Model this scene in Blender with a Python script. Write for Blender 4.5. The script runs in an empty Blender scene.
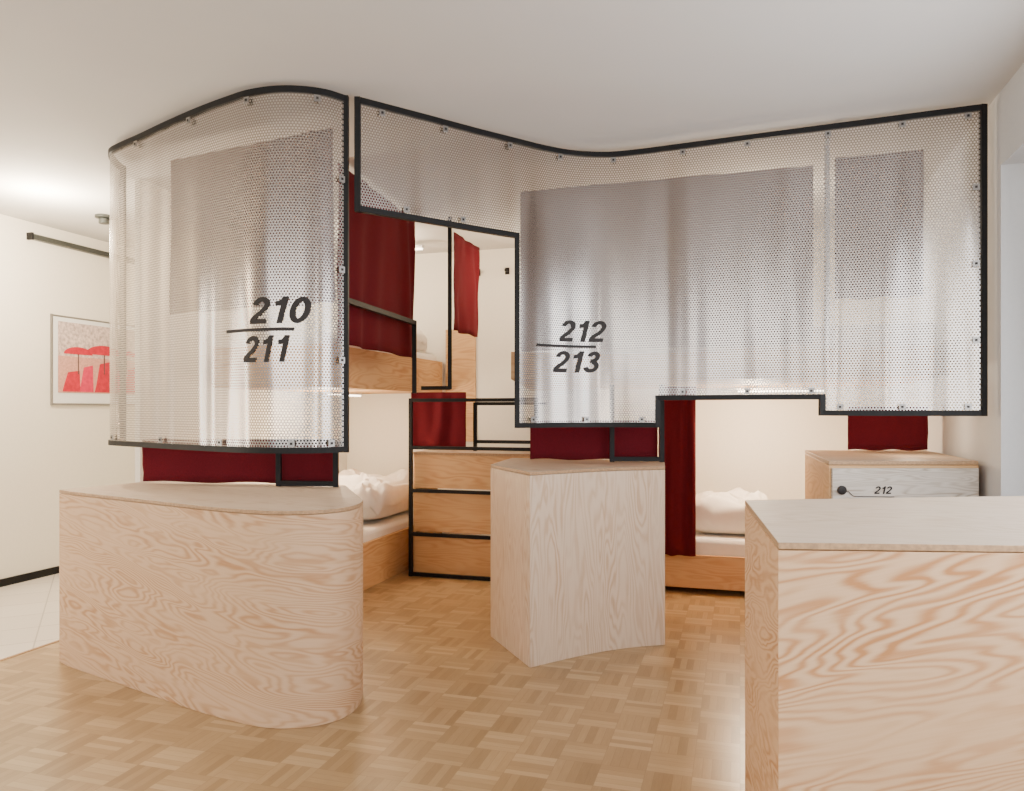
import bpy, math, bmesh
from mathutils import Vector, noise, Matrix

D = bpy.data
scene = bpy.context.scene
COL = scene.collection
CAM_H = 1.28
ZC = 2.70          # ceiling height
E1 = Vector((0.2873, 0.9578))    # along the room
E2 = Vector((0.9578, -0.2873))   # across the room

# ------------------------------------------------------------ materials
def new_mat(name):
    m = D.materials.new(name); m.use_nodes = True
    nt = m.node_tree
    b = nt.nodes["Principled BSDF"]
    return m, nt, b

def N(nt, t, **kw):
    n = nt.nodes.new(t)
    for k, v in kw.items():
        setattr(n, k, v)
    return n

def math_n(nt, op, a, b=None, c=None):
    n = nt.nodes.new("ShaderNodeMath"); n.operation = op
    for i, v in enumerate((a, b, c)):
        if v is None: continue
        if isinstance(v, (int, float)): n.inputs[i].default_value = v
        else: nt.links.new(v, n.inputs[i])
    return n.outputs[0]

def ramp(nt, fac, stops, interp='LINEAR'):
    r = nt.nodes.new("ShaderNodeValToRGB")
    r.color_ramp.interpolation = interp
    els = r.color_ramp.elements
    while len(els) < len(stops): els.new(0.5)
    for e, (p, c) in zip(els, stops):
        e.position = p; e.color = (c[0], c[1], c[2], 1)
    nt.links.new(fac, r.inputs[0])
    return r.outputs[0]

def plain(name, col, rough=0.6, metal=0.0, bump=0.0, bscale=60, var=0.0, spec=0.5):
    m, nt, b = new_mat(name)
    b.inputs["Roughness"].default_value = rough
    b.inputs["Metallic"].default_value = metal
    b.inputs["Specular IOR Level"].default_value = spec
    tc = N(nt, "ShaderNodeTexCoord")
    nz = N(nt, "ShaderNodeTexNoise"); nz.inputs["Scale"].default_value = bscale
    nt.links.new(tc.outputs["Object"], nz.inputs["Vector"])
    lo = tuple(max(0, c * (1 - var)) for c in col)
    hi = tuple(min(1, c * (1 + var)) for c in col)
    nt.links.new(ramp(nt, nz.outputs[0], [(0.3, lo), (0.7, hi)]), b.inputs["Base Color"])
    if bump:
        bp = N(nt, "ShaderNodeBump"); bp.inputs["Strength"].default_value = bump
        bp.inputs["Distance"].default_value = 0.01
        nt.links.new(nz.outputs[0], bp.inputs["Height"])
        nt.links.new(bp.outputs[0], b.inputs["Normal"])
    return m

def plywood(name, light, dark, scale=(1.3, 6.0), rot=0.0, rings=130, seed=0.0, contrast=1.0):
    m, nt, b = new_mat(name)
    uv = N(nt, "ShaderNodeUVMap"); uv.uv_map = "UVMap"
    mp = N(nt, "ShaderNodeMapping")
    mp.inputs["Rotation"].default_value = (0, 0, rot)
    nt.links.new(uv.outputs[0], mp.inputs["Vector"])
    mp2 = N(nt, "ShaderNodeMapping")
    mp2.inputs["Scale"].default_value = (scale[0], scale[1], 1)
    mp2.inputs["Location"].default_value = (seed, seed * 1.7, seed * 0.3)
    nt.links.new(mp.outputs[0], mp2.inputs["Vector"])
    nz = N(nt, "ShaderNodeTexNoise")
    nz.inputs["Scale"].default_value = 1.0; nz.inputs["Detail"].default_value = 2.8
    nz.inputs["Roughness"].default_value = 0.42; nz.inputs["Distortion"].default_value = 0.2
    nt.links.new(mp2.outputs[0], nz.inputs["Vector"])
    # growth rings run along the grain, bent by the noise
    spx = N(nt, "ShaderNodeSeparateXYZ"); nt.links.new(mp2.outputs[0], spx.inputs[0])
    field = math_n(nt, 'ADD', nz.outputs[0], math_n(nt, 'MULTIPLY', spx.outputs[1], 0.08))
    s = math_n(nt, 'SINE', math_n(nt, 'MULTIPLY', field, float(rings)))
    nb = N(nt, "ShaderNodeTexNoise"); nb.inputs["Scale"].default_value = 1.3
    nt.links.new(mp2.outputs[0], nb.inputs["Vector"])
    mod = math_n(nt, 'MULTIPLY_ADD', nb.outputs[0], 2.0, -0.4)
    s01 = math_n(nt, 'MULTIPLY_ADD', s, 0.5, 0.5)
    s01 = math_n(nt, 'POWER', s01, 1.5)
    band = math_n(nt, 'MULTIPLY', s01, mod)
    mp3 = N(nt, "ShaderNodeMapping"); mp3.inputs["Scale"].default_value = (6, 260, 1)
    nt.links.new(mp.outputs[0], mp3.inputs["Vector"])
    nf = N(nt, "ShaderNodeTexNoise"); nf.inputs["Scale"].default_value = 1.0; nf.inputs["Detail"].default_value = 2
    nt.links.new(mp3.outputs[0], nf.inputs["Vector"])
    f = math_n(nt, 'ADD', math_n(nt, 'MULTIPLY', band, contrast), math_n(nt, 'MULTIPLY_ADD', nf.outputs[0], 0.35, -0.14))
    mid = tuple((a * 0.6 + c * 0.4) for a, c in zip(light, dark))
    col = ramp(nt, f, [(0.0, light), (0.4, mid), (0.95, dark)])
    nt.links.new(col, b.inputs["Base Color"])
    b.inputs["Roughness"].default_value = 0.55
    b.inputs["Specular IOR Level"].default_value = 0.3
    bp = N(nt, "ShaderNodeBump"); bp.inputs["Strength"].default_value = 0.12
    bp.inputs["Distance"].default_value = 0.002
    nt.links.new(f, bp.inputs["Height"]); nt.links.new(bp.outputs[0], b.inputs["Normal"])
    return m

def perforated(name):
    m, nt, b = new_mat(name)
    uv = N(nt, "ShaderNodeUVMap"); uv.uv_map = "UVMap"
    sc = N(nt, "ShaderNodeVectorMath", operation='SCALE'); sc.inputs[3].default_value = 1 / 0.0138
    nt.links.new(uv.outputs[0], sc.inputs[0])
    def lattice(off):
        a = N(nt, "ShaderNodeVectorMath", operation='MULTIPLY'); a.inputs[1].default_value = (1, 1 / 1.732, 0)
        nt.links.new(sc.outputs[0], a.inputs[0])
        o = N(nt, "ShaderNodeVectorMath", operation='ADD'); o.inputs[1].default_value = (off, off, 0)
        nt.links.new(a.outputs[0], o.inputs[0])
        f = N(nt, "ShaderNodeVectorMath", operation='FRACTION'); nt.links.new(o.outputs[0], f.inputs[0])
        c = N(nt, "ShaderNodeVectorMath", operation='SUBTRACT'); c.inputs[1].default_value = (0.5, 0.5, 0)
        nt.links.new(f.outputs[0], c.inputs[0])
        q = N(nt, "ShaderNodeVectorMath", operation='MULTIPLY'); q.inputs[1].default_value = (1, 1.732, 0)
        nt.links.new(c.outputs[0], q.inputs[0])
        l = N(nt, "ShaderNodeVectorMath", operation='LENGTH'); nt.links.new(q.outputs[0], l.inputs[0])
        return l.outputs["Value"]
    d = math_n(nt, 'MINIMUM', lattice(0.0), lattice(0.5))
    hole = math_n(nt, 'LESS_THAN', d, 0.305)
    b.inputs["Base Color"].default_value = (0.44, 0.408, 0.385, 1)
    b.inputs["Metallic"].default_value = 1.0
    b.inputs["Roughness"].default_value = 0.24
    nz = N(nt, "ShaderNodeTexNoise"); nz.inputs["Scale"].default_value = 2.0; nz.inputs["Detail"].default_value = 1
    mp = N(nt, "ShaderNodeMapping"); mp.inputs["Scale"].default_value = (2.2, 0.2, 1)
    nt.links.new(uv.outputs[0], mp.inputs["Vector"]); nt.links.new(mp.outputs[0], nz.inputs["Vector"])
    bp = N(nt, "ShaderNodeBump"); bp.inputs["Strength"].default_value = 0.7; bp.inputs["Distance"].default_value = 0.07
    nt.links.new(nz.outputs[0], bp.inputs["Height"]); nt.links.new(bp.outputs[0], b.inputs["Normal"])
    tr = N(nt, "ShaderNodeBsdfTransparent")
    mx = N(nt, "ShaderNodeMixShader")
    nt.links.new(hole, mx.inputs[0]); nt.links.new(b.outputs[0], mx.inputs[1]); nt.links.new(tr.outputs[0], mx.inputs[2])
    nt.links.new(mx.outputs[0], nt.nodes["Material Output"].inputs["Surface"])
    return m

def parquet(name):
    m, nt, b = new_mat(name)
    tc = N(nt, "ShaderNodeTexCoord")
    mp = N(nt, "ShaderNodeMapping")
    mp.inputs["Rotation"].default_value = (0, 0, math.radians(16.7))
    mp.inputs["Scale"].default_value = (1 / 0.16,) * 3
    nt.links.new(tc.outputs["Object"], mp.inputs["Vector"])
    sp = N(nt, "ShaderNodeSeparateXYZ"); nt.links.new(mp.outputs[0], sp.inputs[0])
    x, y = sp.outputs[0], sp.outputs[1]
    cx, cy = math_n(nt, 'FLOOR', x), math_n(nt, 'FLOOR', y)
    fx, fy = math_n(nt, 'SUBTRACT', x, cx), math_n(nt, 'SUBTRACT', y, cy)
    par = math_n(nt, 'FLOORED_MODULO', math_n(nt, 'ADD', cx, cy), 2.0)
    def mixv(a, c): # par? c : a
        return math_n(nt, 'ADD', math_n(nt, 'MULTIPLY', a, math_n(nt, 'SUBTRACT', 1.0, par)), math_n(nt, 'MULTIPLY', c, par))
    across, along = mixv(fx, fy), mixv(fy, fx)
    st = math_n(nt, 'MULTIPLY', across, 5.0)
    idx = math_n(nt, 'FLOOR', st); fs = math_n(nt, 'SUBTRACT', st, idx)
    cb = N(nt, "ShaderNodeCombineXYZ")
    nt.links.new(cx, cb.inputs[0]); nt.links.new(cy, cb.inputs[1]); nt.links.new(idx, cb.inputs[2])
    wn = N(nt, "ShaderNodeTexWhiteNoise", noise_dimensions='3D'); nt.links.new(cb.outputs[0], wn.inputs["Vector"])
    cb2 = N(nt, "ShaderNodeCombineXYZ")
    nt.links.new(cx, cb2.inputs[0]); nt.links.new(cy, cb2.inputs[1])
    wn2 = N(nt, "ShaderNodeTexWhiteNoise", noise_dimensions='2D'); nt.links.new(cb2.outputs[0], wn2.inputs["Vector"])
    v = math_n(nt, 'ADD', math_n(nt, 'MULTIPLY', wn.outputs["Value"], 0.6), math_n(nt, 'MULTIPLY', par, 0.28))
    v = math_n(nt, 'ADD', v, math_n(nt, 'MULTIPLY', wn2.outputs["Value"], 0.12))
    # grain
    cg = N(nt, "ShaderNodeCombineXYZ")
    nt.links.new(math_n(nt, 'MULTIPLY', st, 4.0), cg.inputs[0]); nt.links.new(math_n(nt, 'MULTIPLY', along, 2.0), cg.inputs[1])
    nt.links.new(math_n(nt, 'MULTIPLY', wn.outputs["Value"], 40.0), cg.inputs[2])
    ng = N(nt, "ShaderNodeTexNoise"); ng.inputs["Scale"].default_value = 1.5; nt.links.new(cg.outputs[0], ng.inputs["Vector"])
    v = math_n(nt, 'ADD', v, math_n(nt, 'MULTIPLY_ADD', ng.outputs[0], 0.4, -0.2))
    col = ramp(nt, v, [(0.0, (0.27, 0.170, 0.080)), (0.5, (0.37, 0.246, 0.124)), (1.0, (0.49, 0.35, 0.195))])
    # gaps
    e = math_n(nt, 'MINIMUM', fs, math_n(nt, 'SUBTRACT', 1.0, fs))
    g1 = math_n(nt, 'LESS_THAN', e, 0.035)
    e2 = math_n(nt, 'MINIMUM', along, math_n(nt, 'SUBTRACT', 1.0, along))
    g2 = math_n(nt, 'LESS_THAN', e2, 0.009)
    g = math_n(nt, 'MULTIPLY', math_n(nt, 'MAXIMUM', g1, g2), 0.4)
    mx = N(nt, "ShaderNodeMix", data_type='RGBA')
    nt.links.new(g, mx.inputs[0]); nt.links.new(col, mx.inputs[6]); mx.inputs[7].default_value = (0.2, 0.11, 0.05, 1)
    nt.links.new(mx.outputs[2], b.inputs["Base Color"])
    b.inputs["Roughness"].default_value = 0.28
    return m

def tiles(name):
    m, nt, b = new_mat(name)
    tc = N(nt, "ShaderNodeTexCoord")
    mp = N(nt, "ShaderNodeMapping"); mp.inputs["Rotation"].default_value = (0, 0, math.radians(16.7 + 45))
    nt.links.new(tc.outputs["Object"], mp.inputs["Vector"])
    br = N(nt, "ShaderNodeTexBrick"); br.offset = 0.0
    br.inputs["Scale"].default_value = 1.0
    br.inputs["Brick Width"].default_value = 0.33; br.inputs["Row Height"].default_value = 0.33
    br.inputs["Mortar Size"].default_value = 0.004
    br.inputs["Color1"].default_value = (0.70, 0.64, 0.56, 1); br.inputs["Color2"].default_value = (0.74, 0.68, 0.60, 1)
    br.inputs["Mortar"].default_value = (0.45, 0.40, 0.34, 1)
    nt.links.new(mp.outputs[0], br.inputs["Vector"])
    nt.links.new(br.outputs[0], b.inputs["Base Color"])
    b.inputs["Roughness"].default_value = 0.3
    return m

def cloth(name, col):
    m, nt, b = new_mat(name)
    tc = N(nt, "ShaderNodeTexCoord")
    nz = N(nt, "ShaderNodeTexNoise"); nz.inputs["Scale"].default_value = 250
    nt.links.new(tc.outputs["Object"], nz.inputs["Vector"])
    lo = tuple(c * 0.8 for c in col); hi = tuple(min(1, c * 1.2) for c in col)
    nt.links.new(ramp(nt, nz.outputs[0], [(0.3, lo), (0.7, hi)]), b.inputs["Base Color"])
    b.inputs["Roughness"].default_value = 0.95
    b.inputs["Specular IOR Level"].default_value = 0.15
    return m

def emit(name, col, s):
    m, nt, b = new_mat(name)
    b.inputs["Emission Color"].default_value = (*col, 1)
    b.inputs["Emission Strength"].default_value = s
    b.inputs["Base Color"].default_value = (*col, 1)
    return m

M_wall = plain("wall_plaster", (0.84, 0.80, 0.71), 0.85, bump=0.05, var=0.015)
M_wall_l = plain("wall_plaster_hallway", (0.84, 0.785, 0.68), 0.85, bump=0.05, var=0.015)
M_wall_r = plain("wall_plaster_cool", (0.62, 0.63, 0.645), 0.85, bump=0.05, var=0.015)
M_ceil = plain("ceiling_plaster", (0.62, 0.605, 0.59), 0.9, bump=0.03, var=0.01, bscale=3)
M_steel = plain("black_steel", (0.006, 0.006, 0.007), 0.55, 0.0, var=0.2, spec=0.25)
M_clip = plain("clip_metal", (0.30, 0.29, 0.28), 0.35, 0.8, var=0.05)
M_perf = perforated("perforated_aluminium")
M_floor = parquet("mosaic_parquet")
M_tile = tiles("floor_tiles")
M_plyA = plywood("plywood_warm_horizontal", (0.64, 0.44, 0.28), (0.46, 0.24, 0.11), (1.2, 6.5), 0.12, 165, 3.0, 0.9)
M_plyB = plywood("plywood_pale_vertical", (0.68, 0.54, 0.41), (0.52, 0.345, 0.22), (1.0, 6.5), math.radians(88), 145, 7.3, 0.85)
M_plyC = plywood("plywood_warm_block", (0.68, 0.455, 0.275), (0.48, 0.225, 0.09), (1.2, 6.5), -0.22, 160, 12.1, 0.95)
M_plyT = plywood("plywood_top", (0.56, 0.45, 0.35), (0.42, 0.295, 0.19), (1.2, 6.0), 0.3, 120, 1.1, 0.7)
M_plyE = plain("plywood_edge", (0.40, 0.25, 0.135), 0.6, var=0.2, bscale=90)
M_plyBed = plywood("plywood_bed", (0.62, 0.385, 0.19), (0.45, 0.235, 0.095), (1.0, 6.0), 0.0, 110, 4.4, 0.8)
M_plyL = plywood("plywood_whitewashed", (0.60, 0.55, 0.49), (0.35, 0.29, 0.23), (1.4, 9.0), 0.0, 150, 9.4, 1.1)
M_red = cloth("red_fabric", (0.105, 0.007, 0.013))
M_mauve = cloth("muted_mauve_fabric", (0.27, 0.19, 0.18))
M_linen = plain("white_linen", (0.84, 0.80, 0.74), 0.9, bump=0.1, bscale=20, var=0.02)
M_ink = plain("dark_lettering", (0.02, 0.017, 0.017), 0.6, var=0.1, spec=0.3)
M_white = plain("white_lacquer", (0.8, 0.8, 0.8), 0.4, var=0.01)
M_rail = plain("grey_rail_metal", (0.07, 0.075, 0.07), 0.4, 0.5, var=0.1)

# ------------------------------------------------------------ mesh helpers
def link(o):
    COL.objects.link(o); return o

def mesh_obj(name, verts, faces, mats, fmat=None, uvs=None, smooth=None, parent=None):
    me = D.meshes.new(name); me.from_pydata([tuple(v) for v in verts], [], faces); 
    if not isinstance(mats, (list, tuple)): mats = [mats]
    for m in mats: me.materials.append(m)
    if fmat:
        for p, i in zip(me.polygons, fmat): p.material_index = i
    if uvs:
        ul = me.uv_layers.new(name="UVMap")
        for p, fu in zip(me.polygons, uvs):
            for li, t in zip(p.loop_indices, fu): ul.data[li].uv = t
    me.validate(); me.update()
    if smooth is not None:
        me.shade_smooth(); me.set_sharp_from_angle(angle=math.radians(smooth))
    o = link(D.objects.new(name, me))
    if parent: o.parent = parent
    return o

def top(o, label, cat, group=None, kind=None):
    o["label"] = label; o["category"] = cat
    if group: o["group"] = group
    if kind: o["kind"] = kind
    return o

def empty(name, loc=(0, 0, 0)):
    e = D.objects.new(name, None); e.empty_display_size = 0.1
    e.location = loc
    return link(e)

def attach(child, par):
    child.parent = par
    child.matrix_parent_inverse = Matrix.Translation(-Vector(par.location))
    return child

def catmull(P, n=8):
    P = [Vector(p) for p in P]; out = []
    for i in range(len(P) - 1):
        p0 = P[i - 1] if i else P[0] * 2 - P[1]
        p1, p2 = P[i], P[i + 1]
        p3 = P[i + 2] if i + 2 < len(P) else P[-1] * 2 - P[-2]
        for k in range(n):
            t = k / n
            out.append(0.5 * ((2 * p1) + (-p0 + p2) * t + (2 * p0 - 5 * p1 + 4 * p2 - p3) * t * t + (-p0 + 3 * p1 - 3 * p2 + p3) * t ** 3))
    out.append(P[-1]); return out

def prism(name, pts, z0, z1, mats, parent=None, bevel=0.0, smooth=35, top_mat=None):
    n = len(pts); pts = [Vector(p) for p in pts]
    area = sum(pts[i].x * pts[(i + 1) % n].y - pts[(i + 1) % n].x * pts[i].y for i in range(n))
    if area < 0: pts.reverse()
    v = [(p.x, p.y, z0) for p in pts] + [(p.x, p.y, z1) for p in pts]
    f, u, fm = [], [], []
    s = 0
    for i in range(n):
        j = (i + 1) % n; l = (pts[j] - pts[i]).length
        f.append((i, j, n + j, n + i)); u.append([(s, z0), (s + l, z0), (s + l, z1), (s, z1)]); fm.append(0)
        s += l
    f.append(tuple(range(n, 2 * n))); u.append([(p.x, p.y) for p in pts]); fm.append(1 if top_mat else 0)
    f.append(tuple(range(n - 1, -1, -1))); u.append([(p.x, p.y) for p in reversed(pts)]); fm.append(0)
    ms = [mats] + ([top_mat] if top_mat else [])
    o = mesh_obj(name, v, f, ms, fm, u, smooth)
    if bevel:
        b = o.modifiers.new("bevel", 'BEVEL'); b.width = bevel; b.segments = 2; b.limit_method = 'ANGLE'
        b.angle_limit = math.radians(40)
    if parent: attach(o, parent)
    return o

def add_box_data(V, F, U, c, ax, ay, az):
    b = len(V)
    for sx in (-1, 1):
        for sy in (-1, 1):
            for sz in (-1, 1):
                V.append(c + ax * sx + ay * sy + az * sz)
    q = [(0, 1, 3, 2), (4, 6, 7, 5), (0, 4, 5, 1), (2, 3, 7, 6), (0, 2, 6, 4), (1, 5, 7, 3)]
    lx, ly, lz = ax.length * 2, ay.length * 2, az.length * 2
    uvq = {0: [(0, 0), (0, lz), (ly, lz), (ly, 0)], 1: [(0, 0), (ly, 0), (ly, lz), (0, lz)],
           2: [(0, 0), (lx, 0), (lx, lz), (0, lz)], 3: [(0, 0), (0, lz), (lx, lz), (lx, 0)],
           4: [(0, 0), (0, ly), (lx, ly), (lx, 0)], 5: [(0, 0), (lx, 0), (lx, ly), (0, ly)]}
    for i, t in enumerate(q):
        F.append(tuple(b + k for k in t)); U.append(uvq[i])

def fix_normals(o):
    bm = bmesh.new(); bm.from_mesh(o.data); bmesh.ops.recalc_face_normals(bm, faces=bm.faces); bm.to_mesh(o.data); bm.free()

def box(name, c, ex, hx, hy, z0, z1, mat, parent=None, bevel=0.0):
    ex = Vector(ex).normalized(); ey = Vector((-ex.y, ex.x))
    V, F, U = [], [], []
    add_box_data(V, F, U, Vector((c[0], c[1], (z0 + z1) / 2)), Vector((ex.x, ex.y, 0)) * hx, Vector((ey.x, ey.y, 0)) * hy, Vector((0, 0, (z1 - z0) / 2)))
    o = mesh_obj(name, V, F, mat, None, U); fix_normals(o)
    if bevel:
        b = o.modifiers.new("bevel", 'BEVEL'); b.width = bevel; b.segments = 2
    if parent: attach(o, parent)
    return o

def sweep_data(V, F, pts, w):
    P = [Vector(p) for p in pts]; h = w / 2
    d = (P[-1] - P[0])
    if abs(d.z) > 0.95 * d.length:
        t = Vector((1, 0, 0)); n = Vector((0, 1, 0))
        if len(pts) == 2 and hasattr(sweep_data, 't'):
            t = sweep_data.t; n = Vector((-t.y, t.x, 0))
        b = len(V)
        for p in P:
            for a, c in ((-1, -1), (1, -1), (1, 1), (-1, 1)): V.append(p + t * h * a + n * h * c)
    else:
        b = len(V)
        for i, p in enumerate(P):
            t1 = (P[i] - P[i - 1]) if i else (P[1] - P[0])
            t2 = (P[i + 1] - P[i]) if i + 1 < len(P) else t1
            t1 = Vector((t1.x, t1.y, 0)).normalized(); t2 = Vector((t2.x, t2.y, 0)).normalized()
            t = (t1 + t2).normalized(); n = Vector((-t.y, t.x, 0)); k = 1 / max(0.5, t.dot(t1))
            for a, c in ((-1, -1), (1, -1), (1, 1), (-1, 1)): V.append(p + n * h * a * k + Vector((0, 0, h * c)))
    m = len(P)
    for i in range(m - 1):
        for k in range(4):
            F.append((b + i * 4 + k, b + i * 4 + (k + 1) % 4, b + (i + 1) * 4 + (k + 1) % 4, b + (i + 1) * 4 + k))
    F.append((b, b + 1, b + 2, b + 3)); e = b + (m - 1) * 4; F.append((e + 3, e + 2, e + 1, e))

def bars(name, lines, w, mat, parent=None):
    V, F = [], []
    for l in lines: sweep_data(V, F, l, w)
    o = mesh_obj(name, V, F, mat); fix_normals(o)
    if parent: attach(o, parent)
    return o

class Path:
    def __init__(s, pts):
        s.P = [Vector(p) for p in pts]; s.S = [0.0]
        for a, b in zip(s.P, s.P[1:]): s.S.append(s.S[-1] + (b - a).length)
        s.L = s.S[-1]
    def at(s, q):
        q = max(0, min(s.L, q))
        for i in range(len(s.P) - 1):
            if q <= s.S[i + 1] + 1e-9:
                a, b = s.P[i], s.P[i + 1]; t = (b - a).normalized()
                return a + t * (q - s.S[i]), t
        return s.P[-1], (s.P[-1] - s.P[-2]).normalized()
    def nrm(s, q, off):
        p, t = s.at(q); p0, t0 = s.at(q - 0.02); p1, t1 = s.at(q + 0.02)
        t = (t0 + t1).normalized()
        return p + Vector((t.y, -t.x)) * off, t
    def sx(s, x):
        best = s.L
        for i in range(len(s.P) - 1):
            a, b = s.P[i].x, s.P[i + 1].x
            if (a - x) * (b - x) <= 0 and a != b:
                best = s.S[i] + (x - a) / (b - a) * (s.S[i + 1] - s.S[i])
        return best
    def sub(s, a, b, step=0.02, off=0.0):
        n = max(1, int(abs(b - a) / step))
        return [s.nrm(a + (b - a) * i / n, off)[0] for i in range(n + 1)]

def sheet(name, path, strips, mat, parent=None, off=0.0):
    V, F, U = [], [], []
    for a, b, z0, z1 in strips:
        pts = path.sub(a, b, 0.02, off); n = len(pts); base = len(V)
        for p in pts: V.append((p.x, p.y, z0)); V.append((p.x, p.y, z1))
        for i in range(n - 1):
            s0 = a + (b - a) * i / (n - 1); s1 = a + (b - a) * (i + 1) / (n - 1)
            k = base + 2 * i
            F.append((k, k + 2, k + 3, k + 1)); U.append([(s0, z0), (s1, z0), (s1, z1), (s0, z1)])
    o = mesh_obj(name, V, F, mat, None, U, 60)
    if parent: attach(o, parent)
    return o

def curtain(name, pts, z0, z1, label, folds=9, amp=0.02, nz=14, ztop=None, mat=None):
    path = Path(pts); n = max(30, int(path.L / 0.012)); V, F = [], []
    for j in range(nz + 1):
        w = j / nz
        for i in range(n + 1):
            q = i / n
            p, t = path.nrm(q * path.L, 0)
            a = amp * (0.55 + 0.45 * (1 - w)) * math.sin(folds * 2 * math.pi * q + 1.4 * math.sin(5 * q + 2.2 * w)) * (0.6 + 0.4 * math.sin(9 * q + z0 * 3)) \
                + 0.012 * noise.noise(Vector((q * 5, w * 3, z0 * 7)))
            zt = z1
            if ztop: zt = z1 + (ztop - z1) * q
            z = z0 + (zt - z0) * w
            V.append((p.x + t.y * a, p.y - t.x * a, z + (0.004 * math.sin(q * 14) if j == 0 else 0)))
    for j in range(nz):
        for i in range(n):
            k = j * (n + 1) + i; F.append((k, k + 1, k + n + 2, k + n + 1))
    o = mesh_obj(name, V, F, mat or M_red, smooth=80)
    s = o.modifiers.new("thick", 'SOLIDIFY'); s.thickness = 0.003
    top(o, label, "curtain")
    return o

def soft(name, c, size, rotz, label, cat, seed=0, wr=0.03, pw=0.45, mat=None, freq=5):
    V, F = [], []; nu, nv = 72, 36
    def sg(x, p): return math.copysign(abs(x) ** p, x)
    R = Matrix.Rotation(rotz, 3, 'Z')
    for j in range(nv + 1):
        ph = -math.pi / 2 + math.pi * j / nv
        for i in range(nu):
            th = 2 * math.pi * i / nu
            x = sg(math.cos(ph), 0.5) * sg(math.cos(th), pw); y = sg(math.cos(ph), 0.5) * sg(math.sin(th), pw)
            z = sg(math.sin(ph), 0.8)
            p = Vector((x * size[0] / 2, y * size[1] / 2, z * size[2] / 2))
            nn = noise.noise(Vector((p.x * freq, p.y * freq, seed))) + 0.6 * (1 - 2 * abs(noise.noise(Vector((p.x * freq * 2.2, p.y * freq * 2.2, seed + 5)))))
            if p.z > -size[2] * 0.3: p.z += wr * nn
            p.z = max(p.z, -size[2] / 2) + size[2] / 2
            p = R @ p
            V.append(p + Vector(c))
    for j in range(nv):
        for i in range(nu):
            F.append((j * nu + i, j * nu + (i + 1) % nu, (j + 1) * nu + (i + 1) % nu, (j + 1) * nu + i))
    o = mesh_obj(name, V, F, mat or M_linen, smooth=90)
    top(o, label, cat)
    return o

# ---- bold grotesque italic digits built from strokes (unit height, width about .56)
SW = 0.175   # stroke width
def arc(cx, cy, rx, ry, a0, a1, n=18):
    return [(cx + rx * math.cos(math.radians(a0 + (a1 - a0) * i / n)), cy + ry * math.sin(math.radians(a0 + (a1 - a0) * i / n))) for i in range(n + 1)]
h = SW / 2
DIG = {
    '0': ([arc(.29, .5, .29 - h, .5 - h, 90, 450, 40)], .58),
    '1': ([[(.36, 0), (.36, 1.0)], [(.10, .74), (.22, .755), (.31, .83), (.345, .93)]], .50),
    '2': ([arc(.29, .70, .29 - h, .30 - h, 178, -32, 22) + [(.34, .40), (.20, .29), (.11, .18), (.09, h)], [(.02, h), (.575, h)]], .58),
    '3': ([arc(.28, .735, .245 - h, .265 - h, 170, -80, 22) , arc(.28, .285, .285 - h, .285 - h, 88, -172, 26), [(.20, .545), (.32, .545)]], .58),
}
def stroke(V, F, P, closed=False):
    P = [Vector(p) for p in P]; b = len(V); n = len(P)
    for i in range(n):
        t1 = (P[i] - P[i - 1]) if i else (P[1] - P[0]); t2 = (P[i + 1] - P[i]) if i + 1 < n else t1
        if i == 0 and (P[0] - P[-1]).length < 1e-4: t1 = P[-1] - P[-2]
        if i == n - 1 and (P[0] - P[-1]).length < 1e-4: t2 = P[1] - P[0]
        t = (t1.normalized() + t2.normalized()).normalized(); nn = Vector((-t.y, t.x)); k = 1 / max(.6, t.dot(t1.normalized()))
        V.append(P[i] + nn * h * k); V.append(P[i] - nn * h * k)
    for i in range(n - 1): F.append((b + 2 * i, b + 2 * i + 1, b + 2 * i + 3, b + 2 * i + 2))
def text_glyphs(txt, shear=0.2):
    V, F = [], []; x0 = 0
    for ch in txt:
        st, w = DIG[ch]; v, f = [], []
        for s in st: stroke(v, f, s)
        b = len(V)
        V += [Vector((p.x + x0 + p.y * shear, p.y)) for p in v]; F += [tuple(b + k for k in q) for q in f]
        x0 += w + .07
    W = max(v.x for v in V); m = min(v.x for v in V)
    return [((v.x - m) / (W - m), v.y) for v in V], F

def lettering(name, path, items, line, parent, off):
    V, F = [], []
    for txt, s0, s1, z0, z1 in items:
        gv, gf = text_glyphs(txt); b = len(V)
        for x, y in gv:
            p, t = path.nrm(s0 + (s1 - s0) * x, off); V.append((p.x, p.y, z0 + (z1 - z0) * y))
        F += [tuple(b + k for k in f) for f in gf]
    s0, s1, z0, z1 = line
    n = 16; b = len(V)
    for i in range(n + 1):
        p, t = path.nrm(s0 + (s1 - s0) * i / n, off); V.append((p.x, p.y, z0)); V.append((p.x, p.y, z1))
    for i in range(n): F.append((b + 2 * i, b + 2 * i + 2, b + 2 * i + 3, b + 2 * i + 1))
    o = mesh_obj(name, V, F, M_ink)
    attach(o, parent)
    return o

def clip(path, s, z, parent, off=0.018):
    p, t = path.nrm(s, off); V, F, U = [], [], []
    T = Vector((t.x, t.y, 0)); Nn = Vector((t.y, -t.x, 0))
    add_box_data(V, F, U, Vector((p.x, p.y, z)), T * 0.014, Nn * 0.002, Vector((0, 0, 0.014)))
    c1 = len(F)
    add_box_data(V, F, U, Vector((p.x, p.y, z)) + Nn * 0.003, T * 0.005, Nn * 0.002, Vector((0, 0, 0.005)))
    fm = [0] * c1 + [1] * (len(F) - c1)
    o = mesh_obj("sheet_clip", V, F, [M_clip, M_ink], fm)
    attach(o, parent)

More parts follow.
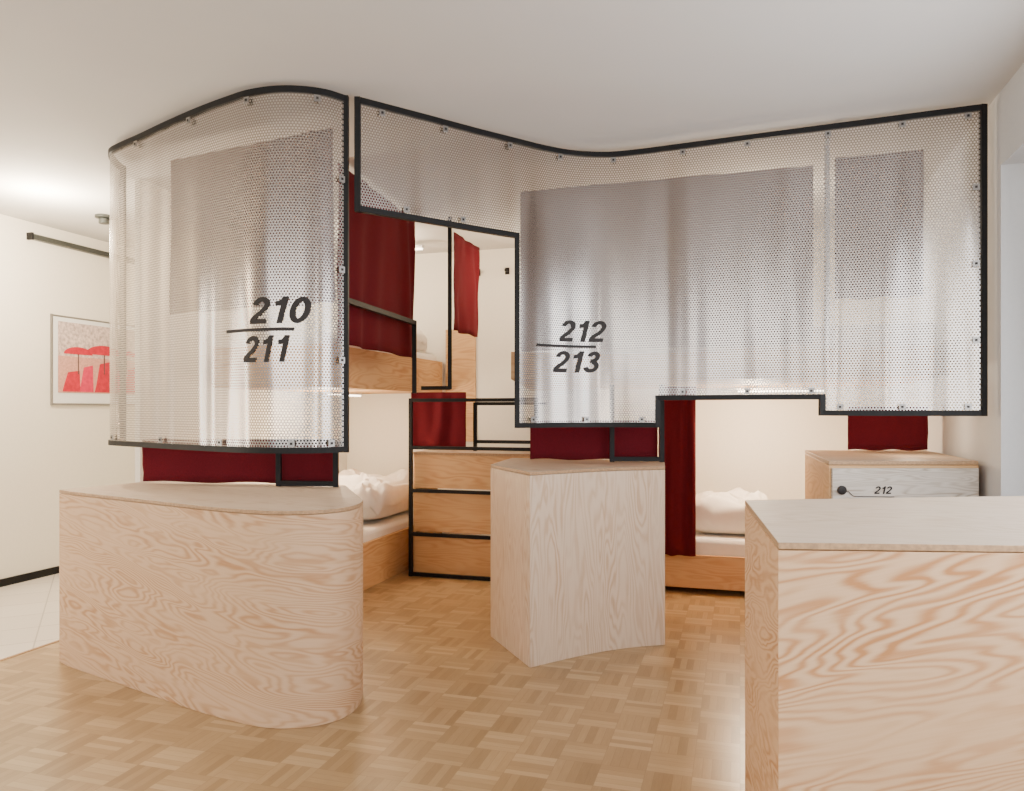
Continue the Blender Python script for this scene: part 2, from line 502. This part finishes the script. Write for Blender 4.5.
# ------------------------------------------------------------ room shell
def Lw(d): return Vector((0.3 * d - 5.355, d))
def Rw(d): return Vector((0.3 * d + 1.161, d))
RF, LF = Rw(-3.07), Lw(-1.278)
RB, LB = Rw(5.795), Lw(7.589)
def tl(d): return Vector((-2.62 + 0.3 * (d - 3.89), d))
tf_d = (-3 - 0.3 * (-2.62 - 0.3 * 3.89)) / 1.09
tb_d = (6.665 - 0.3 * (-2.62 - 0.3 * 3.89)) / 1.09
TF, TB = tl(tf_d), tl(tb_d)
fl = mesh_obj("floor", [(p.x, p.y, 0) for p in (LF, TF, TB, LB, RF, RB)] + [(p.x, p.y, -0.1) for p in (LF, TF, TB, LB, RF, RB)],
              [(0, 1, 2, 3), (1, 4, 5, 2), (9, 8, 7, 6), (8, 11, 10, 7)], [M_tile, M_floor], [0, 1, 0, 1])
fl["kind"] = "structure"
t = prism("trim_1", [tl(tf_d), tl(tb_d - 0.02), tl(tb_d - 0.02) + E2 * 0.02, tl(tf_d) + E2 * 0.02], 0.0, 0.003, M_plyE); t["kind"] = "structure"
ce = prism("ceiling", [LF, RF, RB, LB], ZC, ZC + 0.12, M_ceil, smooth=None); ce["kind"] = "structure"
w = prism("wall_left", [LF, LB, LB - E2 * 0.2, LF - E2 * 0.2], 0, ZC, M_wall_l, smooth=None); w["kind"] = "structure"
w = prism("wall_back", [LB, RB, RB + E1 * 0.2, LB + E1 * 0.2], 0, ZC, M_wall, smooth=None); w["kind"] = "structure"
b = prism("baseboard_left", [LF, LB, LB + E2 * 0.015, LF + E2 * 0.015], 0, 0.055, M_steel, smooth=None); b["kind"] = "structure"
V, F, U = [], [], []
def wall_piece(d0, d1, z0, z1):
    a, c = Rw(d0), Rw(d1); m = (a + c) / 2 + E2 * 0.16; hl = (c - a) / 2
    add_box_data(V, F, U, Vector((m.x, m.y, (z0 + z1) / 2)), Vector((hl.x, hl.y, 0)), Vector((E2.x, E2.y, 0)) * 0.16, Vector((0, 0, (z1 - z0) / 2)))
WD0, WD1, WZ0, WZ1 = 0.2, 3.38, 0.80, 2.37
wall_piece(-3.07, WD0, 0, ZC); wall_piece(WD1, 5.795, 0, ZC); wall_piece(WD0, WD1, 0, WZ0); wall_piece(WD0, WD1, WZ1, ZC)
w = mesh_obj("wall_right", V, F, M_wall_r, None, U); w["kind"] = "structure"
V, F, U = [], [], []
def win_bar(d0, d1, z0, z1, off=0.2):
    a, c = Rw(d0), Rw(d1); m = (a + c) / 2 + E2 * off; hl = (c - a) / 2
    add_box_data(V, F, U, Vector((m.x, m.y, (z0 + z1) / 2)), Vector((hl.x, hl.y, 0)), Vector((E2.x, E2.y, 0)) * 0.03, Vector((0, 0, (z1 - z0) / 2)))
win_bar(WD0, WD1, WZ0, WZ0 + 0.06); win_bar(WD0, WD1, WZ1 - 0.06, WZ1)
for d in (WD0, 1.25, 2.3, WD1 - 0.06): win_bar(d, d + 0.06, WZ0, WZ1)
w = mesh_obj("window_1", V, F, M_white, None, U); w["kind"] = "structure"

PA, PB = Vector((-2.28, 4.66)), Vector((-1.545, 7.10))
w = prism("wall_partition", [PA, PB, PB - E2 * 0.04, PA - E2 * 0.04], 0, ZC - 0.01, M_wall, smooth=None); w["kind"] = "structure"
QA, QB = Vector((0.60, 5.52)), Vector((0.86, 6.39))
w = prism("wall_divider", [QA, QB, QB + E2 * 0.04, QA + E2 * 0.04], 0, 1.44, M_wall, smooth=None); w["kind"] = "structure"

# ------------------------------------------------------------ cabinets
cabL = [(-2.30, 3.86)] + [tuple(p) for p in catmull([(-2.29, 3.84), (-1.76, 3.50), (-1.34, 3.23), (-1.12, 3.11), (-.97, 3.055), (-.84, 3.06), (-.74, 3.11), (-.682, 3.19), (-.66, 3.30)], 6)[1:]] + [(-.67, 3.42), (-.90, 4.10), (-2.08, 4.28)]
def cabinet(name, pts, h, mbody, mtop, label, th=0.018):
    cx = sum(p[0] for p in pts) / len(pts); cy = sum(p[1] for p in pts) / len(pts)
    e = empty(name, (cx, cy, 0)); top(e, label, "cabinet")
    prism("body", pts, 0, h - th, mbody, e, 0.002)
    prism("countertop", pts, h - th + 0.002, h, M_plyE, e, 0.002, top_mat=mtop)
    return e
cabinet("storage_cabinet", cabL, 0.875, M_plyA, M_plyT, "rounded plywood cabinet with bold grain below the curved perforated screen")
midf = catmull([(.089, 3.77), (.275, 3.90), (.46, 4.012), (.637, 4.09), (.833, 4.14)], 5)
cabM = [tuple(p) for p in midf] + [(.93, 4.64), (0.0, 4.90), (-.121, 4.30)]
cabinet("storage_cabinet", cabM, 0.972, M_plyB, M_plyT, "pale angular plywood cabinet standing between the two screens")
blk = [(.595, 1.70), (1.60, 1.63), (1.92, 2.64), (.766, 2.50)]
cabinet("storage_cabinet", blk, 0.984, M_plyC, M_plyT, "large warm plywood cabinet block beside the window")

# ------------------------------------------------------------ curved screens
LPp = Path(catmull([(-2.232, 4.36), (-2.222, 4.27), (-2.195, 4.17), (-2.145, 4.07), (-2.05, 3.985), (-1.88, 3.855), (-1.66, 3.68), (-1.44, 3.515), (-1.255, 3.39), (-1.144, 3.325), (-1.026, 3.288), (-.917, 3.288), (-.817, 3.322), (-.742, 3.39)], 5))
ZT = 2.665
e = empty("perforated_screen", (-1.2, 3.6, 0.875)); top(e, "curved perforated aluminium screen numbered 210/211 in black steel frame", "screen")
ZB = 1.105
sheet("perforated_sheet", LPp, [(0, LPp.L, ZB, ZT)], M_perf, e, off=0.005)
def p3(path, s, z, off=0.0):
    p, t = path.nrm(s, off); return (p.x, p.y, z)
topL = [(p.x, p.y, ZT) for p in LPp.sub(0, LPp.L)]
botL = [(p.x, p.y, ZB) for p in LPp.sub(0, LPp.L)]
bars("frame", [topL, botL, [p3(LPp, LPp.L, ZB - .014), p3(LPp, LPp.L, ZT + .014)], [p3(LPp, 0, ZB - .014), p3(LPp, 0, ZT + .014)],
               [(-1.24, 4.04, .876), (-1.24, 4.04, 1.12)], [(-.925, 3.99, .876), (-.925, 3.99, 1.12)], [(-1.24, 4.04, .892), (-.925, 3.99, .892)],
               [(-1.24, 4.04, 1.115), (-.925, 3.99, 1.115)], [(-.925, 3.99, 1.115), (-.742, 3.39, 1.115)]], 0.026, M_steel, e)
lettering("lettering", LPp, [("210", LPp.sx(-1.142), LPp.sx(-.872), 1.655, 1.77), ("211", LPp.sx(-1.175), LPp.sx(-.958), 1.488, 1.603)],
          (LPp.sx(-1.27), LPp.sx(-.94), 1.622, 1.636), e, 0.009)
for x in (-2.1, -1.7, -1.3, -.95, -.80):
    clip(LPp, LPp.sx(x), ZB + 0.03, e)
for z in (1.5, 1.9, 2.3): clip(LPp, LPp.L - 0.03, z, e)
for x in (-1.9, -1.5, -1.15, -.85): clip(LPp, LPp.sx(x), ZT - 0.035, e)

RPp = Path(catmull([(-.69, 3.40), (-.43, 3.59), (-.17, 3.785), (.035, 3.93), (.18, 4.03), (.34, 4.105), (.52, 4.125), (.687, 4.08), (.90, 3.993), (1.2, 3.87), (1.525, 3.738), (1.85, 3.605), (2.157, 3.48)], 6))
e = empty("perforated_screen", (0.9, 4.0, 0.97)); top(e, "wavy perforated aluminium screen numbered 212/213 in stepped black frame", "screen")
s1, s2, s3, sL = RPp.sx(.026), RPp.sx(.775), RPp.sx(1.525), RPp.L
zo, zb, zc, zd = 2.18, 1.20, 1.345, 1.265
sheet("perforated_sheet", RPp, [(0, s1, zo, ZT), (s1, s2, zb, ZT), (s2, s3, zc, ZT), (s3, sL, zd, ZT)], M_perf, e, off=0.005)
def hl(a, b, z, off=0): return [(p.x, p.y, z) for p in RPp.sub(a, b, 0.02, off)]
q = .013
bars("frame", [hl(0, sL, ZT), [p3(RPp, 0, zo - q), p3(RPp, 0, ZT + q)], hl(0, s1, zo), [p3(RPp, s1, zb - q), p3(RPp, s1, zo + q)],
               hl(s1, s2, zb), [p3(RPp, s2, zb - q), p3(RPp, s2, zc + q)], hl(s2, s3, zc), [p3(RPp, s3, zd - q), p3(RPp, s3, zc + q)],
               hl(s3, sL, zd), [p3(RPp, sL, zd - q), p3(RPp, sL, ZT + q)],
               [(.592, 4.50, .973), (.592, 4.50, 1.43)], [(.885, 4.49, .973), (.885, 4.49, 1.43)], [(.592, 4.50, .99), (.885, 4.49, .99)],
               ], 0.026, M_steel, e)
bars("inner_post", [[(1.60, 3.86, 1.61), (1.60, 3.86, 2.69)]], .02, M_white, e)
lettering("lettering", RPp, [("212", RPp.sx(.250), RPp.sx(.512), 1.648, 1.763), ("213", RPp.sx(.215), RPp.sx(.478), 1.482, 1.597)],
          (RPp.sx(.125), RPp.sx(.455), 1.616, 1.630), e, 0.009)
for x in (-.60, -.33, -.02, .25, .55, .9, 1.2, 1.55, 1.85, 2.1): clip(RPp, RPp.sx(x), ZT - 0.035, e)
for x in (-.5, -.25): clip(RPp, RPp.sx(x), zo + 0.03, e)
for x in (.1, .4, .7): clip(RPp, RPp.sx(x), zb + 0.03, e)
for x in (.9, 1.2, 1.48): clip(RPp, RPp.sx(x), zc + 0.03, e)
for x in (1.6, 1.85, 2.1): clip(RPp, RPp.sx(x), zd + 0.03, e)
for z in (1.6, 1.95, 2.3): clip(RPp, sL - 0.03, z, e)

# ------------------------------------------------------------ curtains
curtain("curtain", [(-1.86, 4.14), (-.86, 3.66)], 1.80, 2.64, "muted mauve curtain drawn behind the curved perforated screen", 6, .010, mat=M_mauve)
curtain("curtain", [(-2.04, 4.20), (-.93, 4.05)], 0.885, 1.12, "dark red fabric strip between curved screen and cabinet top", 5, .006, nz=5)
curtain("curtain", [(.05, 4.44), (1.57, 3.96)], 1.62, 2.555, "muted mauve curtain drawn behind the wavy perforated screen", 8, .010, mat=M_mauve)
curtain("curtain", [(1.64, 3.86), (2.02, 3.73)], 1.84, 2.56, "short mauve curtain behind the screen by the window wall", 3, .008, mat=M_mauve)
curtain("curtain", [(.11, 4.60), (.87, 4.54)], 0.982, 1.22, "dark red fabric strip above the pale cabinet", 4, .006, nz=4)
curtain("curtain", [(-.985, 4.30), (-.72, 5.60)], 1.66, 2.68, "long dark red curtain hanging beside the upper bunk", 5, .014)
curtain("curtain", [(-.425, 5.55), (-.265, 6.10)], 1.86, 2.58, "short dark red curtain hanging at the upper bunk end", 2, .012)
curtain("curtain", [(1.02, 5.28), (1.26, 5.21)], 0.275, 1.44, "long dark red curtain gathered beside the lower bunk", 2.5, .025)
curtain("curtain", [(1.98, 4.48), (2.42, 4.42)], 1.045, 1.30, "small dark red curtain above the whitewashed locker", 3, .008, nz=5)
curtain("curtain", [(-.80, 6.05), (-.36, 5.94)], 0.97, 1.42, "dark red fabric gathered behind the steel step frame", 2.5, .02, nz=6)

# ------------------------------------------------------------ bunk beds
def bunk(name, O, ex, ey, L, Wd, z0, zboard, label, zfill):
    c = O + ex * L / 2 + ey * Wd / 2
    e = empty(name, (c.x, c.y, z0)); top(e, label, "bed")
    def rect(a0, a1, b0, b1): return [O + ex * a0 + ey * b0, O + ex * a1 + ey * b0, O + ex * a1 + ey * b1, O + ex * a0 + ey * b1]
    prism("front_board", rect(0, L, 0, .03), z0, zboard, M_plyBed, e, .002)
    prism("back_board", rect(0, L, Wd - .03, Wd), z0, zboard, M_plyBed, e, .002)
    prism("end_board", rect(0, .03, .031, Wd - .031), z0, zboard, M_plyBed, e, .002)
    prism("end_board", rect(L - .03, L, .031, Wd - .031), z0, zboard, M_plyBed, e, .002)
    prism("base_panel", rect(.031, L - .031, .031, Wd - .031), z0, z0 + .03, M_plyBed, e)
    prism("mattress", rect(.035, L - .035, .035, Wd - .035), z0 + .031, zfill, M_linen, e, .03)
    return e
OL = Vector((-1.186, 4.93))
bunk("bunk_bed", OL, E1, -E2, 1.96, .90, 0.0, .33, "lower plywood bunk with white mattress inside the sleeping box", .40)
bunk("bunk_bed", OL, E1, -E2, 1.96, .90, 1.43, 1.71, "upper plywood bunk with white mattress inside the sleeping box", 1.77)
OR = Vector((.74, 5.45))
bunk("bunk_bed", OR, E2, E1, 1.93, .92, 0.04, .27, "low plywood bunk with white mattress beside the red curtain", .38)
plat = [tuple(p) for p in RPp.sub(RPp.sx(.12), RPp.sx(2.0), .1, -.22)] + [(2.50, 4.75), (2.80, 5.80), (.16, 6.58)]
e = empty("loft_bed", (1.2, 5, 1.45)); top(e, "plywood loft platform with white bedding behind the perforated screen", "bed")
prism("platform", plat, 1.45, 1.60, M_plyBed, e)
prism("mattress", [(.25, 4.65), (2.3, 4.1), (2.55, 5.0), (.5, 5.6)], 1.602, 1.76, M_linen, e, .03)

aL = math.atan2(E1.y, E1.x); aR = math.atan2(E2.y, E2.x)
soft("duvet", tuple(OL + E1 * 1.32 - E2 * .45) + (.405,), (1.1, .78, .28), aL, "crumpled white duvet on the lower bunk", "duvet", 1, .09, freq=6)
soft("pillow", tuple(OL + E1 * .42 - E2 * .40) + (.405,), (.62, .6, .26), aL, "plump white pillow on the lower bunk", "pillow", 2, .04, freq=6)
soft("duvet", tuple(OL + E1 * 1.45 - E2 * .42) + (1.775,), (.9, .75, .18), aL, "folded white duvet on the upper bunk", "duvet", 3, .05)
soft("pillow", tuple(OR + E2 * .78 + E1 * .38) + (.385,), (.62, .5, .26), aR, "plump white duvet roll beside the red curtain", "pillow", 4, .05, freq=7)

# guard rail of upper bunk
e = empty("guard_rail", (-.8, 5, 1.43)); top(e, "black steel guard rail in front of the upper bunk", "railing")
bars("frame", [[(-.935, 4.30, 1.90), (-.695, 5.41, 1.90)], [(-.695, 5.41, 1.40), (-.695, 5.41, 1.914)]], .03, M_steel, e)
o = bars("steel_post", [[(-.450, 5.50, 1.43), (-.450, 5.50, 2.68)], [(-.450, 5.50, 1.44), (-.66, 5.56, 1.44)]], .028, M_steel)
top(o, "thin black steel post at the upper bunk opening", "post")

def bw(x, off): p = Vector((x, 6.665 - .3 * x)) - E1 * off; return p
o = prism("plywood_panel", [bw(-.590, .003), bw(-.32, .003), bw(-.32, .023), bw(-.590, .023)], 1.0, 2.0, M_plyBed, bevel=.002)
top(o, "upright plywood panel at the foot of the upper bunk", "panel")

# ------------------------------------------------------------ step unit
S0 = Vector((-.78, 5.86))
e = empty("step_unit", (S0.x + .4, S0.y, 0)); top(e, "plywood step cupboard in a black steel frame between the bunks", "steps")
Ls = 1.0; Dp = .5
def SP(a, b): return S0 + E2 * a + E1 * b
zs = [0.0, .325, .66, .95]
for i in range(3):
    prism("riser_panel", [SP(.02, .03), SP(Ls - .02, .03), SP(Ls - .02, .05), SP(.02, .05)], zs[i] + .02, zs[i + 1] - .016, M_plyBed, e)
prism("side_panel", [SP(.0, .052), SP(.018, .052), SP(.018, Dp), SP(.0, Dp)], 0.0, .932, M_plyBed, e)
prism("top_tread", [SP(0, .02), SP(Ls, .02), SP(Ls, Dp), SP(0, Dp)], .935, .955, M_plyE, e, .002, top_mat=M_plyT)
def v3(p, z): return (p.x, p.y, z)
lines = [[v3(SP(0, 0), z), v3(SP(Ls, 0), z)] for z in (.018, .325, .66)]
lines += [[v3(SP(0, 0), 0), v3(SP(0, 0), 1.37)], [v3(SP(Ls, 0), 0), v3(SP(Ls, 0), 1.37)],
          [v3(SP(0, 0), 1.355), v3(SP(Ls, 0), 1.355)], [v3(SP(0, 0), .99), v3(SP(Ls, 0), .99)],
          [v3(SP(.42, .3), .956), v3(SP(.42, .3), 1.34)], [v3(SP(.42, .3), 1.03), v3(SP(Ls, .3), 1.03)], [v3(SP(.42, .3), 1.33), v3(SP(Ls, .3), 1.33)]]
sweep_data.t = Vector((E2.x, E2.y, 0))
bars("frame", lines, .026, M_steel, e)

# ------------------------------------------------------------ whitewashed locker
lk = [(1.50, 3.60), (2.21, 3.60), (2.49, 4.58), (1.765, 4.58)]
e = empty("locker", (2.0, 4.1, 0)); top(e, "plywood locker with whitewashed door marked 212 under the screen", "locker")
prism("body", lk, 0, 1.018, M_plyBed, e, .002)
prism("countertop", lk, 1.020, 1.038, M_plyE, e, .002, top_mat=M_plyT)
prism("door", [(1.51, 3.598), (2.20, 3.598), (2.20, 3.58), (1.51, 3.58)], .04, 1.005, M_plyL, e, .002)
V, F = [], []
gv, gf = text_glyphs("212")
for x, y in gv: V.append((1.705 + .085 * x, 3.577, .885 + .036 * y))
F += gf
def strip2(pts, w):
    P = [Vector(p) for p in pts]; b = len(V)
    for i, p in enumerate(P):
        t = (P[min(i + 1, len(P) - 1)] - P[max(i - 1, 0)]).normalized()
        V.append((p.x - t.y * w, 3.577, p.y + t.x * w)); V.append((p.x + t.y * w, 3.577, p.y - t.x * w))
    for i in range(len(P) - 1): F.append((b + 2 * i, b + 2 * i + 1, b + 2 * i + 3, b + 2 * i + 2))
strip2([(1.575, .895)] + [(1.585 + .03 * i / 6, .895 - .022 * math.sin(i / 6 * math.pi / 2)) for i in range(7)] + [(1.80, .871)], .0018)
attach(mesh_obj("lettering", V, F, M_ink), e)
V, F = [], []
n = 24
for y, r in ((3.579, .021), (3.570, .021), (3.566, .015)):
    for i in range(n): V.append((1.552 + r * math.cos(2 * math.pi * i / n), y, .903 + r * math.sin(2 * math.pi * i / n)))
for k in range(2):
    for i in range(n): F.append((k * n + i, k * n + (i + 1) % n, (k + 1) * n + (i + 1) % n, (k + 1) * n + i))
F.append(tuple(range(2 * n, 3 * n))); F.append(tuple(range(n - 1, -1, -1)))
attach(mesh_obj("lock_knob", V, F, M_ink, smooth=40), e)

# ------------------------------------------------------------ hallway: picture, rail
M_bg = plain("print_pebbles", (0.55, 0.43, 0.39), 0.6, bscale=40, var=0.35)
M_sand = plain("print_sand", (0.58, 0.30, 0.24), 0.6, bscale=60, var=0.15)
M_pr = plain("print_red", (0.50, 0.006, 0.03), 0.6, var=0.2, bscale=30)
M_pk = plain("print_pink", (0.62, 0.02, 0.08), 0.6, var=0.15, bscale=30)
M_pd = plain("print_dark", (0.10, 0.05, 0.05), 0.6, var=0.1)
P0 = Lw(5.90) + E2 * .002; PW = .92; PZ0, PZ1 = 1.327, 2.017
c = P0 + E1 * PW / 2
e = empty("framed_picture", (c.x, c.y, PZ0)); top(e, "framed beach print with red umbrellas on the white hallway wall", "picture")
def PP(a, z, off): p = P0 + E1 * a + E2 * off; return Vector((p.x, p.y, z))
V, F, U, fm = [], [], [], []
def flat(poly, off, mi):
    b = len(V)
    for a, z in poly: V.append(PP(a, z, off))
    F.append(tuple(range(b, b + len(poly)))); fm.append(mi)
flat([(.05, PZ0 + .09), (PW - .05, PZ0 + .09), (PW - .05, PZ1 - .04), (.05, PZ1 - .04)], .020, 0)
flat([(.05, PZ0 + .09), (PW - .05, PZ0 + .09), (PW - .05, PZ0 + .38), (.05, PZ0 + .38)], .021, 1)
def umb(cx, cz, r, off):
    flat([(cx + r * math.cos(t * math.pi / 12), cz + r * .42 * math.sin(t * math.pi / 12)) for t in range(13)], off, 2)
    flat([(cx - .006, cz - .16), (cx + .006, cz - .16), (cx + .006, cz), (cx - .006, cz)], off - .0003, 4)
umb(.24, PZ0 + .40, .14, .023); umb(.50, PZ0 + .41, .19, .0235); umb(.74, PZ0 + .42, .11, .023)
for x, w_, h_, mi in ((.09, .17, .17, 2), (.25, .14, .22, 3), (.40, .18, .26, 2), (.59, .13, .21, 3), (.72, .14, .23, 2)):
    flat([(x, PZ0 + .10), (x + w_, PZ0 + .10), (x + w_ * .95, PZ0 + .10 + h_), (x + w_ * .3, PZ0 + .10 + h_ * .9), (x + w_ * .1, PZ0 + .16)], .0225, mi)
attach(mesh_obj("print", V, F, [M_bg, M_sand, M_pr, M_pk, M_pd], fm), e)
prism("mount", [P0 + E2 * .002, P0 + E1 * PW + E2 * .002, P0 + E1 * PW + E2 * .016, P0 + E2 * .016], PZ0, PZ1, M_white, e, smooth=None)
bars("frame", [[tuple(PP(0, PZ0, .012)), tuple(PP(PW, PZ0, .012))], [tuple(PP(0, PZ1, .012)), tuple(PP(PW, PZ1, .012))],
               [tuple(PP(0, PZ0 - .01, .012)), tuple(PP(0, PZ1 + .01, .012))], [tuple(PP(PW, PZ0 - .01, .012)), tuple(PP(PW, PZ1 + .01, .012))]], .014, M_clip, e)
r0 = Lw(5.72) + E2 * .03; r1 = Lw(7.3) + E2 * .03
e = empty("wall_rail", (r0.x, r0.y, 2.56)); top(e, "grey metal sliding rail mounted high on the hallway wall", "rail")
prism("rail_profile", [r0 - E2 * .028, r1 - E2 * .028, r1 + E2 * .02, r0 + E2 * .02], 2.565, 2.605, M_rail, e, .004)
prism("end_cap", [r0 - E2 * .029 - E1 * .02, r0 - E2 * .029 - E1 * .001, r0 + E2 * .026 - E1 * .001, r0 + E2 * .026 - E1 * .02], 2.558, 2.612, M_steel, e, .003)
def cyl(name, c, r, h, mat, parent=None, n=24):
    pts = [(c[0] + r * math.cos(2 * math.pi * i / n), c[1] + r * math.sin(2 * math.pi * i / n)) for i in range(n)]
    return prism(name, pts, c[2], c[2] + h, mat, parent, .003)
hc = (-2.98, 5.55)
e = empty("ceiling_lamp", (hc[0], hc[1], ZC - .06)); top(e, "small round hallway ceiling lamp with warm light", "lamp")
cyl("lamp_base", (hc[0], hc[1], ZC - .02), .06, .02, M_rail, e)
cyl("lamp_shade", (hc[0], hc[1], ZC - .06), .035, .038, M_rail, e)

for i, (x, z) in enumerate(((-.298, 2.50), (-.04, 2.50))):
    d = 6.665 - .3 * x
    p = Vector((x, d)) - E1 * .001
    e = empty("coat_hook", (p.x, p.y, z)); top(e, "small black coat hook on the cream back wall", "hook", group="coat hooks on the back wall")
    prism("plate", [p - E2 * .02, p + E2 * .02, p + E2 * .02 - E1 * .008, p - E2 * .02 - E1 * .008], z - .03, z + .03, M_ink, e, .002)
    prism("peg", [p - E2 * .01 - E1 * .009, p + E2 * .01 - E1 * .009, p + E2 * .01 - E1 * .06, p - E2 * .01 - E1 * .06], z - .01, z + .01, M_ink, e, .002)

M_led = emit("led_warm", (1.0, 0.86, 0.68), 9)
def strip_lamp(c, ex, L, z, label):
    e = empty("strip_lamp", (c[0], c[1], z)); top(e, label, "lamp")
    box("housing", c, ex, L / 2, .02, z, z + .02, M_white, e)
    box("diffuser", c, ex, L / 2 - .01, .015, z - .012, z - .001, M_led, e)
strip_lamp((-.95, 6.35), E2, .45, 2.62, "slim warm strip lamp above the upper bunk")
strip_lamp((1.75, 4.9), E1, .5, 2.6, "slim warm strip lamp above the loft platform")
strip_lamp((-1.3, 5.9), E1, .5, 1.40, "slim warm strip lamp under the upper bunk")
strip_lamp((1.9, 5.4), E2, .6, 1.42, "slim warm strip lamp under the loft platform")

# ------------------------------------------------------------ lights
def area(name, loc, rot, size, power, col=(1, 1, 1), sy=None):
    l = D.lights.new(name, 'AREA'); l.energy = power; l.color = col; l.size = size
    if sy: l.shape = 'RECTANGLE'; l.size_y = sy
    o = link(D.objects.new(name, l)); o.location = loc; o.rotation_euler = rot
    return o
def point(name, loc, power, col, r=.08):
    l = D.lights.new(name, 'POINT'); l.energy = power; l.color = col; l.shadow_soft_size = r
    o = link(D.objects.new(name, l)); o.location = loc
    return o
WARM = (1.0, 0.80, 0.56)
point("lamp_light", (-3.05, 4.9, 2.42), 125, (1.0, .84, .62), .10)
point("lamp_light", (-3.2, 2.4, 2.1), 30, WARM, .2)
point("lamp_light", (-1.45, 5.9, 1.2), 38, WARM)
point("lamp_light", (-1.1, 6.1, 2.45), 34, WARM)
point("lamp_light", (.15, 5.9, 2.3), 18, WARM)
point("lamp_light", (1.7, 5.35, 1.25), 54, WARM)
point("lamp_light", (1.6, 4.9, 2.40), 34, WARM)
point("lamp_light", (-1.5, 4.5, 2.2), 16, WARM)
point("lamp_light", (2.1, 4.0, 1.2), 2.5, WARM, .05)
pw = Rw(1.7) + E2 * .1
a = area("window_daylight", (pw.x, pw.y, 1.6), (0, 0, 0), 2.4, 68, (.95, .97, 1.0), 1.4)
a.rotation_euler = Vector((-E2.x, -E2.y, -.1)).to_track_quat('-Z', 'Y').to_euler()
a = area("room_daylight", (-2.3, -1.6, 2.2), (0, 0, 0), 3.0, 98, (1.0, .98, .94), 1.8)
a.rotation_euler = Vector((.35, 1, -.25)).to_track_quat('-Z', 'Y').to_euler()
# tall narrow area lights added to streak the metal; no windows stand there
a = area("added_streak_light", (.55, -1.5, 1.5), (0, 0, 0), .35, 34, (1, .98, .95), 2.0)
a.rotation_euler = Vector((0, 1, 0)).to_track_quat('-Z', 'Y').to_euler()
a = area("added_streak_light", (-4.3, 3.0, 1.3), (0, 0, 0), .35, 28, (1, .93, .82), 1.8)  # second added streak light, close to the hallway wall
a.rotation_euler = Vector((1, .2, 0)).to_track_quat('-Z', 'Y').to_euler()

wd = D.worlds.new("world"); scene.world = wd; wd.use_nodes = True
bg = wd.node_tree.nodes["Background"]; bg.inputs[0].default_value = (.97, .98, 1, 1); bg.inputs[1].default_value = 0.97

# ------------------------------------------------------------ camera
cd = D.cameras.new("camera"); cam = link(D.objects.new("camera", cd))
cam.location = (0, 0, CAM_H); cam.rotation_euler = (math.radians(90), 0, 0)
cd.sensor_width = 36; cd.lens = 36 * 760 / 1024; cd.shift_y = 14.5 / 1024
cd.clip_start = 0.05
scene.camera = cam
